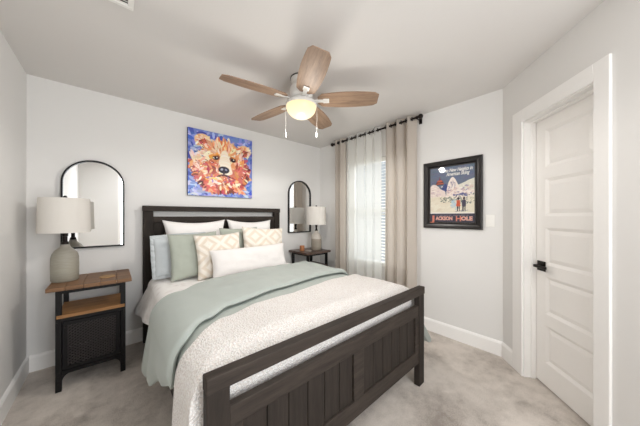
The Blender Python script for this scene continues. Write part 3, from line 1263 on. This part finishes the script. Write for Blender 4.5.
def bear_art():
    rnd = random.Random(11)
    R = Raster(150, 150, (112, 130, 200))

    def jit(c, k=14):
        return tuple(max(0, min(255, x + rnd.uniform(-k, k))) for x in c)

    def stroke(cx, cy, r, asp, ang, cols, a=.9):
        R.dab(cx, cy, r, r * asp, ang, jit(rnd.choice(cols)), .3, a)

    def cluster(n, cx, cy, sx, sy, cols, r0, r1, asp=.4, ang=None, fx=None, fy=None):
        """strokes inside an ellipse; they fan out from (fx, fy) like fur unless ang is given"""
        for _ in range(n):
            q, m = rnd.uniform(0, 2 * pi), sqrt(rnd.random())
            x, y = cx + sx * m * cos(q), cy + sy * m * sin(q)
            if ang is not None:
                an = ang + rnd.uniform(-.4, .4)
            else:
                an = atan2(y - (cy if fy is None else fy), x - (cx if fx is None else fx)) + rnd.uniform(-.5, .5)
            stroke(x, y, rnd.uniform(r0, r1), asp, an, cols)

    blue = [(72, 100, 196), (104, 130, 212), (140, 150, 214), (168, 172, 224), (66, 80, 164), (196, 204, 234)]
    orange = [(224, 142, 100), (234, 170, 128), (210, 112, 80), (240, 196, 158)]
    red = [(190, 84, 76), (166, 66, 70), (214, 110, 90), (200, 92, 104)]
    pale = [(249, 230, 206), (246, 216, 182), (251, 241, 228), (240, 194, 160)]
    dark = [(96, 48, 52), (122, 62, 54), (84, 60, 92)]
    for _ in range(300):
        stroke(rnd.random(), rnd.random(), rnd.uniform(.03, .08), .4, rnd.uniform(0, pi), blue)
    cluster(70, .5, .05, .55, .10, [(176, 184, 226), (206, 208, 234), (150, 160, 216)], .03, .06)
    F = dict(fx=.53, fy=.52)
    # ears
    for cx, cy in ((.205, .845), (.86, .785)):
        R.dab(cx, cy, .125, .105, 0, (240, 196, 150), .2)
        cluster(40, cx, cy, .11, .09, pale + orange[:2], .02, .05)
        R.dab(cx + (.02 if cx < .5 else -.01), cy - .03, .07, .055, 0, (186, 92, 66), .3)
        cluster(18, cx + (.02 if cx < .5 else -.01), cy - .03, .07, .05, red + dark[1:2], .015, .035)
    cluster(14, .255, .735, .07, .03, dark, .015, .035, .5, .4)
    cluster(18, .79, .715, .06, .05, dark, .015, .035)
    # big head mass with a shaggy red edge
    R.dab(.50, .42, .455, .37, 0, (206, 124, 100), .15)
    cluster(80, .50, .42, .46, .37, orange + red, .05, .09, .4, **F)
    R.dab(.52, .66, .32, .25, 0, (232, 158, 108), .2)
    cluster(60, .52, .70, .31, .21, orange + pale[:2], .04, .08, .35, **F)
    cluster(34, .52, .84, .17, .08, [(242, 176, 118), (228, 126, 80), (250, 220, 180)], .03, .06, .3, pi / 2)
    for k in range(70):
        q = pi * (.95 + 1.1 * k / 69)
        stroke(.50 + .43 * cos(q), .43 + .36 * sin(q), rnd.uniform(.03, .06), .4, q + rnd.uniform(-.4, .4), red + dark[:2] + orange[:1])
    cluster(28, .09, .52, .06, .14, orange + red + pale[:1], .03, .06)
    # pale brow and cheeks
    cluster(34, .22, .60, .13, .08, pale, .03, .07, .4, .7)
    cluster(22, .18, .42, .10, .10, pale + orange[:2], .03, .06)
    cluster(26, .30, .48, .09, .09, red + dark[1:2] + orange[:1], .03, .06)
    cluster(20, .37, .63, .08, .03, [(240, 166, 70), (246, 190, 92)], .03, .06, .4, .5)
    cluster(30, .80, .52, .10, .16, red + [(226, 120, 110), (240, 180, 150)], .03, .06, .4, 1.3)
    cluster(14, .80, .60, .05, .08, [(244, 180, 90), (250, 222, 190)], .02, .05, .4, 1.3)
    cluster(20, .90, .44, .05, .18, dark[:2] + red, .02, .05, .35, 1.4)
    cluster(60, .5, .45, .47, .40, pale, .02, .05, .35, **F)
    cluster(46, .5, .45, .46, .38, dark, .008, .022, .35)
    # muzzle
    for q in range(60):
        f = q / 59
        R.dab(.535 - .01 * f + rnd.uniform(-.01, .01), .70 - .30 * f, .050 + .085 * f, .05, 0, rnd.choice([(251, 243, 228), (249, 233, 210), (246, 226, 204)]), .3, .9)
    cluster(14, .52, .385, .13, .04, [(250, 236, 214), (240, 206, 176)], .02, .04)
    cluster(10, .42, .46, .03, .09, [(222, 150, 120), (196, 110, 96)], .02, .04, .4, 1.4)
    # nose
    R.dab(.520, .430, .092, .060, 0, (40, 38, 54), .25)
    R.dab(.487, .437, .026, .020, .5, (170, 172, 190), .4)
    R.dab(.553, .437, .024, .018, -.5, (140, 142, 168), .4)
    R.dab(.520, .375, .012, .05, 0, (56, 44, 56), .3)
    R.dab(.47, .335, .07, .018, .35, (88, 52, 56), .4)
    R.dab(.575, .335, .07, .018, -.35, (88, 52, 56), .4)
    # eyes
    for cx, cy in ((.400, .605), (.665, .605)):
        R.dab(cx, cy + .01, .062, .044, .35 if cx < .5 else -.35, (134, 72, 52), .3)
        R.dab(cx, cy, .038, .030, 0, (40, 32, 40), .25)
        R.dab(cx + .010, cy + .010, .012, .010, 0, (240, 232, 222), .3)
        R.dab(cx, cy + .048, .05, .012, .4 if cx < .5 else -.4, (232, 150, 70), .3)
    # chin and lower fur
    cluster(40, .50, .22, .26, .09, orange + pale + [(226, 110, 84)], .03, .06)
    cluster(22, .34, .28, .10, .05, [(242, 206, 100), (246, 230, 170), (160, 122, 196)], .015, .032)
    cluster(20, .60, .25, .08, .06, red + [(160, 84, 120)], .02, .04)
    cluster(14, .78, .11, .08, .05, [(236, 140, 106), (246, 186, 152)], .03, .06)
    cluster(14, .32, .12, .09, .05, [(224, 106, 94), (244, 176, 140)], .03, .06)
    cluster(26, .5, .5, .48, .46, [(252, 246, 236)], .008, .018, .5)
    return R


pc = thing('bear_painting', 'colourful canvas painting of a bear face on blue above the headboard', 'painting', (1.03, YB - .02, 1.515))
obj('canvas', mk(box, .644, 1.417, YB - .036, YB - .002, 1.518, 2.292), M['canvas'], pc)
bear_art().mesh('painted_face', lambda u, v: (.644 + .773 * u, YB - .0365, 1.518 + .774 * v), M['oil'], pc)


# ------------------------------------------------------------------ framed ski poster
def ski_art():
    rnd = random.Random(5)
    R = Raster(130, 165, (108, 118, 138))
    for _ in range(160):
        R.dab(rnd.random(), rnd.uniform(.6, 1), rnd.uniform(.05, .12), .02, 0, (104 + rnd.uniform(-8, 10), 114 + rnd.uniform(-8, 10), 136 + rnd.uniform(-8, 10)), .6, .5)
    # distant blue ridge and peaks
    R.poly([(.26, .60), (.36, .70), (.44, .66), (.46, .55), (.30, .55)], (66, 78, 132))
    R.poly([(0, .66), (.06, .70), (.14, .69), (.26, .60), (.36, .56), (.40, .40), (0, .40)], (232, 216, 208))
    R.poly([(.40, .60), (.44, .72), (.50, .80), (.55, .81), (.60, .76), (.66, .66), (.76, .60), (1, .58), (1, .40), (.38, .42)], (240, 228, 218))
    R.poly([(.66, .66), (.80, .70), (.88, .73), (.97, .75), (1, .76), (1, .56), (.70, .58)], (226, 222, 208))
    for _ in range(70):
        c = rnd.choice([(206, 176, 176), (246, 238, 232), (160, 150, 176), (222, 196, 186)])
        R.dab(rnd.uniform(.4, .98), rnd.uniform(.48, .66), rnd.uniform(.015, .05), rnd.uniform(.006, .014), rnd.uniform(-.5, .5), c, .3, .85)
    for _ in range(14):
        R.dab(.53 + rnd.uniform(-.04, .06), rnd.uniform(.62, .74), .006, .03, rnd.uniform(-.5, .5), (120, 108, 140), .3, .8)
    for _ in range(40):
        R.dab(rnd.uniform(.02, .3), rnd.uniform(.45, .66), rnd.uniform(.015, .04), .010, rnd.uniform(-.7, .2), rnd.choice([(214, 190, 200), (246, 236, 226), (200, 180, 176)]), .3, .8)
    for _ in range(22):
        R.dab(rnd.uniform(.55, .85), .48 + rnd.uniform(-.02, .02), .03, .010, 0, (78, 84, 140), .3, .8)
    # snow field
    R.poly([(0, .46), (.3, .46), (.6, .42), (1, .46), (1, .145), (0, .145)], (232, 224, 204))
    for _ in range(60):
        R.dab(rnd.uniform(0, .6), rnd.uniform(.15, .45), .06, .02, .2, rnd.choice([(238, 232, 214), (226, 214, 192)]), .5, .6)
    for _ in range(130):
        x = rnd.uniform(.25, 1)
        R.dab(x, .40 + rnd.uniform(-.08, .08) * (x + .2), rnd.uniform(.01, .035), rnd.uniform(.005, .012), rnd.uniform(-.3, .9), rnd.choice([(96, 110, 104), (168, 164, 140), (70, 84, 90), (226, 218, 200), (130, 140, 130)]), .3, .85)
    for _ in range(26):
        R.dab(rnd.uniform(.50, .62), rnd.uniform(.22, .40), .03, .010, .4, (184, 206, 220), .4, .8)
    # gondola cabin
    R.poly([(.13, .70), (.17, .755), (.30, .755), (.34, .70), (.30, .68), (.16, .68)], (74, 44, 58))
    R.poly([(.16, .735), (.19, .77), (.28, .77), (.31, .735)], (190, 100, 80))
    R.poly([(.15, .70), (.32, .70), (.32, .715), (.15, .715)], (200, 110, 80))
    R.poly([(.215, .77), (.255, .77), (.245, .83), (.225, .83)], (120, 70, 90))
    # two skiers
    for x, body, leg in ((.66, (206, 92, 60), (60, 54, 66)), (.78, (70, 62, 84), (50, 50, 66))):
        R.poly([(x - .03, .19), (x - .008, .19), (x + .005, .30), (x + .018, .19), (x + .034, .19), (x + .034, .31), (x - .032, .31)], leg)
        R.poly([(x - .045, .28), (x + .045, .28), (x + .04, .385), (x - .035, .385)], body)
        R.dab(x + .003, .415, .024, .028, 0, (64, 50, 58), .3)
        R.poly([(x - .07, .18), (x + .09, .205), (x + .09, .213), (x - .07, .188)], (120, 124, 150))
    R.poly([(0, .15), (1, .15), (1, .17), (0, .17)], (244, 240, 232))
    # lower title band
    R.poly([(0, 0), (1, 0), (1, .15), (0, .15)], (60, 58, 76))
    for x in [(.14 + .012 * k) for k in range(62)]:
        if rnd.random() < .8:
            R.poly([(x, .118), (x + .007, .118), (x + .007, .13), (x, .13)], (150, 148, 156))
    return R


PX = XR
PY0, PY1, PZ0, PZ1 = .662, 1.228, 1.148, 1.868
ps = thing('framed_poster', 'vintage ski poster in a black frame on the wall beside the curtains', 'picture', (PX - .015, (PY0 + PY1) / 2, PZ0))
fr = NB()
fwid = .058
prof = [(0, 0), (0, .026), (.012, .034), (.030, .026), (.046, .022), (.052, .030), (fwid, .020), (fwid, 0)]
cor = [(PY0, PZ0, 1, 1), (PY1, PZ0, -1, 1), (PY1, PZ1, -1, -1), (PY0, PZ1, 1, -1)]
rings = [[fr.verts.new((PX - .001 - h, y + sy * i, z + sz * i)) for i, h in prof] for y, z, sy, sz in cor]
for k in range(4):
    a, b = rings[k], rings[(k + 1) % 4]
    for i in range(len(prof)):
        j = (i + 1) % len(prof)
        fr.faces.new((a[i], a[j], b[j], b[i]))
obj('frame', fr, M['frame'], ps)
iy0, iy1, iz0, iz1 = PY0 + fwid, PY1 - fwid, PZ0 + fwid, PZ1 - fwid
obj('mat_board', mk(box, PX - .008, PX - .002, iy0 - .004, iy1 + .004, iz0 - .004, iz1 + .004), M['mat_board'], ps)
by0, by1, bz0, bz1 = iy0 + .012, iy1 - .012, iz0 + .012, iz1 - .012
# seen from inside the room, left is the larger y
art = ski_art().mesh('poster_print', lambda u, v: (PX - .0085, by1 + (by0 - by1) * u, bz0 + (bz1 - bz0) * v), M['print'], ps)
obj('picture_glass', mk(box, PX - .0125, PX - .0115, iy0, iy1, iz0, iz1), M['glass'], ps)


def lettering(name, text, u, v, size, mat, width=None, shear=0.0, align='CENTER', bold=0.0):
    cu = bpy.data.curves.new(name, 'FONT')
    cu.body = text
    cu.size = size
    cu.align_x = align
    cu.shear = shear
    cu.extrude = .0003
    cu.offset = bold
    tmp = bpy.data.objects.new(name, cu)
    COL.objects.link(tmp)
    bpy.context.view_layer.update()
    me = bpy.data.meshes.new_from_object(tmp.evaluated_get(bpy.context.evaluated_depsgraph_get()))
    COL.objects.unlink(tmp)
    bpy.data.objects.remove(tmp)
    xs = [q.co.x for q in me.vertices]
    if width:
        k = width / (max(xs) - min(xs))
        me.transform(Matrix.Diagonal((k, 1, 1, 1)))
    # text x -> -Y, text y -> Z, facing -X
    R = Matrix(((0, 0, -1, 0), (-1, 0, 0, 0), (0, 1, 0, 0), (0, 0, 0, 1)))
    p = Vector((PX - .0090, by1 + (by0 - by1) * u, bz0 + (bz1 - bz0) * v))
    me.transform(Matrix.Translation(p - ps.location) @ R)
    me.materials.clear()
    me.materials.append(mat)
    o = bpy.data.objects.new(name, me)
    COL.objects.link(o)
    o.parent = ps
    return o


PWD = by1 - by0
lettering('title_lettering', 'J', .075, .012, .085, M['print_red'], .045, bold=.002)
lettering('title_lettering', 'ACKSON', .335, .034, .052, M['print_pink'], .40 * PWD, bold=.003)
lettering('title_lettering', 'H', .665, .018, .075, M['print_red'], .048, bold=.002)
lettering('title_lettering', 'OLE', .84, .034, .052, M['print_pink'], .24 * PWD, bold=.003)
lettering('slogan_lettering', 'to New Heights in', .66, .905, .050, M['print_white'], .60 * PWD, .35, bold=.0012)
lettering('slogan_lettering', 'American Skiing', .64, .835, .050, M['print_white'], .52 * PWD, .35, bold=.0012)

# light switch
sw = thing('light_switch', 'white rocker light switch plate beside the framed ski poster', 'switch', (XR - .003, .606, 1.178))
obj('cover_plate', mk(box, XR - .007, XR - .0005, .571, .641, 1.178, 1.293, .002), M['plastic'], sw)
obj('rocker', mk(box, XR - .011, XR - .006, .589, .623, 1.202, 1.269, .002), M['plastic'], sw)

# ------------------------------------------------------------------ ceiling fan
FX, FY = 1.2, 1.6
fan = thing('ceiling_fan', 'white ceiling fan with five grey oak blades and a lit glass bowl', 'ceiling fan', (FX, FY, H))
obj('canopy', mk(lathe, [(0, 2.4395), (.088, 2.4395), (.088, 2.425), (.082, 2.395), (.060, 2.378), (0, 2.378)], (FX, FY, 0), 36, False), M['white_metal'], fan, True)
obj('canopy_ring', mk(lathe, [(.0885, 2.4395), (.092, 2.4395), (.092, 2.431), (.0885, 2.431), (.0885, 2.4395)], (FX, FY, 0), 36, False), M['bronze'], fan, True)
obj('motor_housing', mk(lathe, [(0, 2.379), (.060, 2.379), (.088, 2.365), (.096, 2.340), (.096, 2.290), (.088, 2.272), (.070, 2.262), (0, 2.262)], (FX, FY, 0), 40, False), M['white_metal'], fan, True)
obj('flywheel', mk(lathe, [(0, 2.262), (.084, 2.262), (.090, 2.256), (.090, 2.246), (.080, 2.242), (0, 2.242)], (FX, FY, 0), 40, False), M['white_metal'], fan, True)
obj('light_collar', mk(lathe, [(.0, 2.242), (.095, 2.242), (.125, 2.232), (.131, 2.224), (.131, 2.204), (.126, 2.204), (.118, 2.222), (0, 2.226)], (FX, FY, 0), 40, False), M['white_metal'], fan, True)
RB = .125
bowl = obj('glass_bowl', mk(lathe, [(RB, 2.214)] + [(RB * cos(q), 2.198 - .096 * sin(q)) for q in [pi / 2 * k / 12 for k in range(12)]] + [(.0, 2.102)], (FX, FY, 0), 40, False), M['bowl'], fan, True)
ld = bpy.data.lights.new('fan_bulb', 'POINT')
ld.energy, ld.color, ld.shadow_soft_size = FAN_POWER, (1.0, .95, .88), .05
lb = bpy.data.objects.new('fan_bulb', ld)
COL.objects.link(lb)
lb.location = (FX, FY, 2.045)
ls = bpy.data.lights.new('fan_downlight', 'SPOT')
ls.energy, ls.color, ls.shadow_soft_size = FAN_DOWN, (1.0, .965, .92), .05
ls.spot_size, ls.spot_blend = pi, .25
lso = bpy.data.objects.new('fan_downlight', ls)
COL.objects.link(lso)
lso.location = (FX, FY, 2.045)

BZ = 2.250
for k in range(5):
    ang = .479 + k * 2 * pi / 5
    bm = NB()
    out = []
    r0, r1 = .140, .640
    n = 14
    up, dn = [], []
    for i in range(n + 1):
        f = i / n
        x = r0 + (r1 - r0) * f
        hw = .062 + .026 * sin(pi * min(1, f * .85 + .08)) + .004 * f
        if f < .06:
            hw *= .55 + .45 * sqrt(f / .06)
        if f > .92:
            hw *= sqrt(max(.0, 1 - ((f - .92) / .08) ** 2)) * .28 + .72
        up.append((x, hw))
        dn.append((x, -hw))
    pts = up + dn[::-1]
    prism(bm, [Vector((x, y, 0)) for x, y in pts], (0, 0, .006))
    Xf = Matrix.Translation((FX, FY, BZ)) @ Matrix.Rotation(ang, 4, 'Z') @ Matrix.Rotation(radians(-13), 4, 'X')
    # blade mesh keeps its own axis so that the grain runs along it
    me = bpy.data.meshes.new('blade')
    bmesh.ops.recalc_face_normals(bm, faces=bm.faces)
    bm.to_mesh(me)
    bm.free()
    me.materials.append(M['blade'])
    bo = bpy.data.objects.new('blade', me)
    COL.objects.link(bo)
    bo.parent = fan
    bo.matrix_local = Matrix.Translation(-Vector(fan.location)) @ Xf
    b = NB()
    box(b, .088, .225, -.016, .016, -.0075, -.0005, .002)
    box(b, .185, .235, -.024, .024, -.0075, -.0005, .002)
    me = bpy.data.meshes.new('blade_bracket')
    b.to_mesh(me)
    b.free()
    me.materials.append(M['white_metal'])
    br = bpy.data.objects.new('blade_bracket', me)
    COL.objects.link(br)
    br.parent = bo
for dx_, dy_ in ((-.099, .087), (.099, -.087)):
    bm = NB()
    cx, cy = FX + dx_, FY + dy_
    tube(bm, [(cx, cy, 2.226), (cx, cy, 1.985)], .0008, 6)
    pcn = obj('pull_chain', bm, M['white_metal'], fan)
    bm = NB()
    lathe(bm, [(0, 1.985), (.005, 1.983), (.0065, 1.965), (.0055, 1.945), (0, 1.943)], (cx, cy, 0), 12, False)
    obj('pull_knob', bm, M['plastic'], pcn, True)

# ------------------------------------------------------------------ ceiling vent
vx0, vx1, vy0, vy1 = -.26, .09, 1.48, 1.692
vt = thing('ceiling_vent', 'white louvred air vent on the ceiling', 'vent', ((vx0 + vx1) / 2, (vy0 + vy1) / 2, H - .012))
bm = NB()
fw = .025
box(bm, vx0, vx1, vy0, vy0 + fw, H - .010, H - .0005, .003)
box(bm, vx0, vx1, vy1 - fw, vy1, H - .010, H - .0005, .003)
box(bm, vx0, vx0 + fw, vy0 + fw, vy1 - fw, H - .010, H - .0005, .003)
box(bm, vx1 - fw, vx1, vy0 + fw, vy1 - fw, H - .010, H - .0005, .003)
obj('vent_frame', bm, M['plastic'], vt)
obj('backing', mk(box, vx0 + fw, vx1 - fw, vy0 + fw, vy1 - fw, H - .002, H - .0005), M['dark_slot'], vt)
n = 9
for k in range(n):
    yy = vy0 + fw + (vy1 - vy0 - 2 * fw) * (k + .5) / n
    b = NB()
    box(b, vx0 + fw, vx1 - fw, -.008, .008, -.0006, .0006)
    b.transform(Matrix.Translation((0, yy, H - .0065)) @ Matrix.Rotation(radians(22), 4, 'X'))
    obj('louvre', b, M['plastic'], vt)
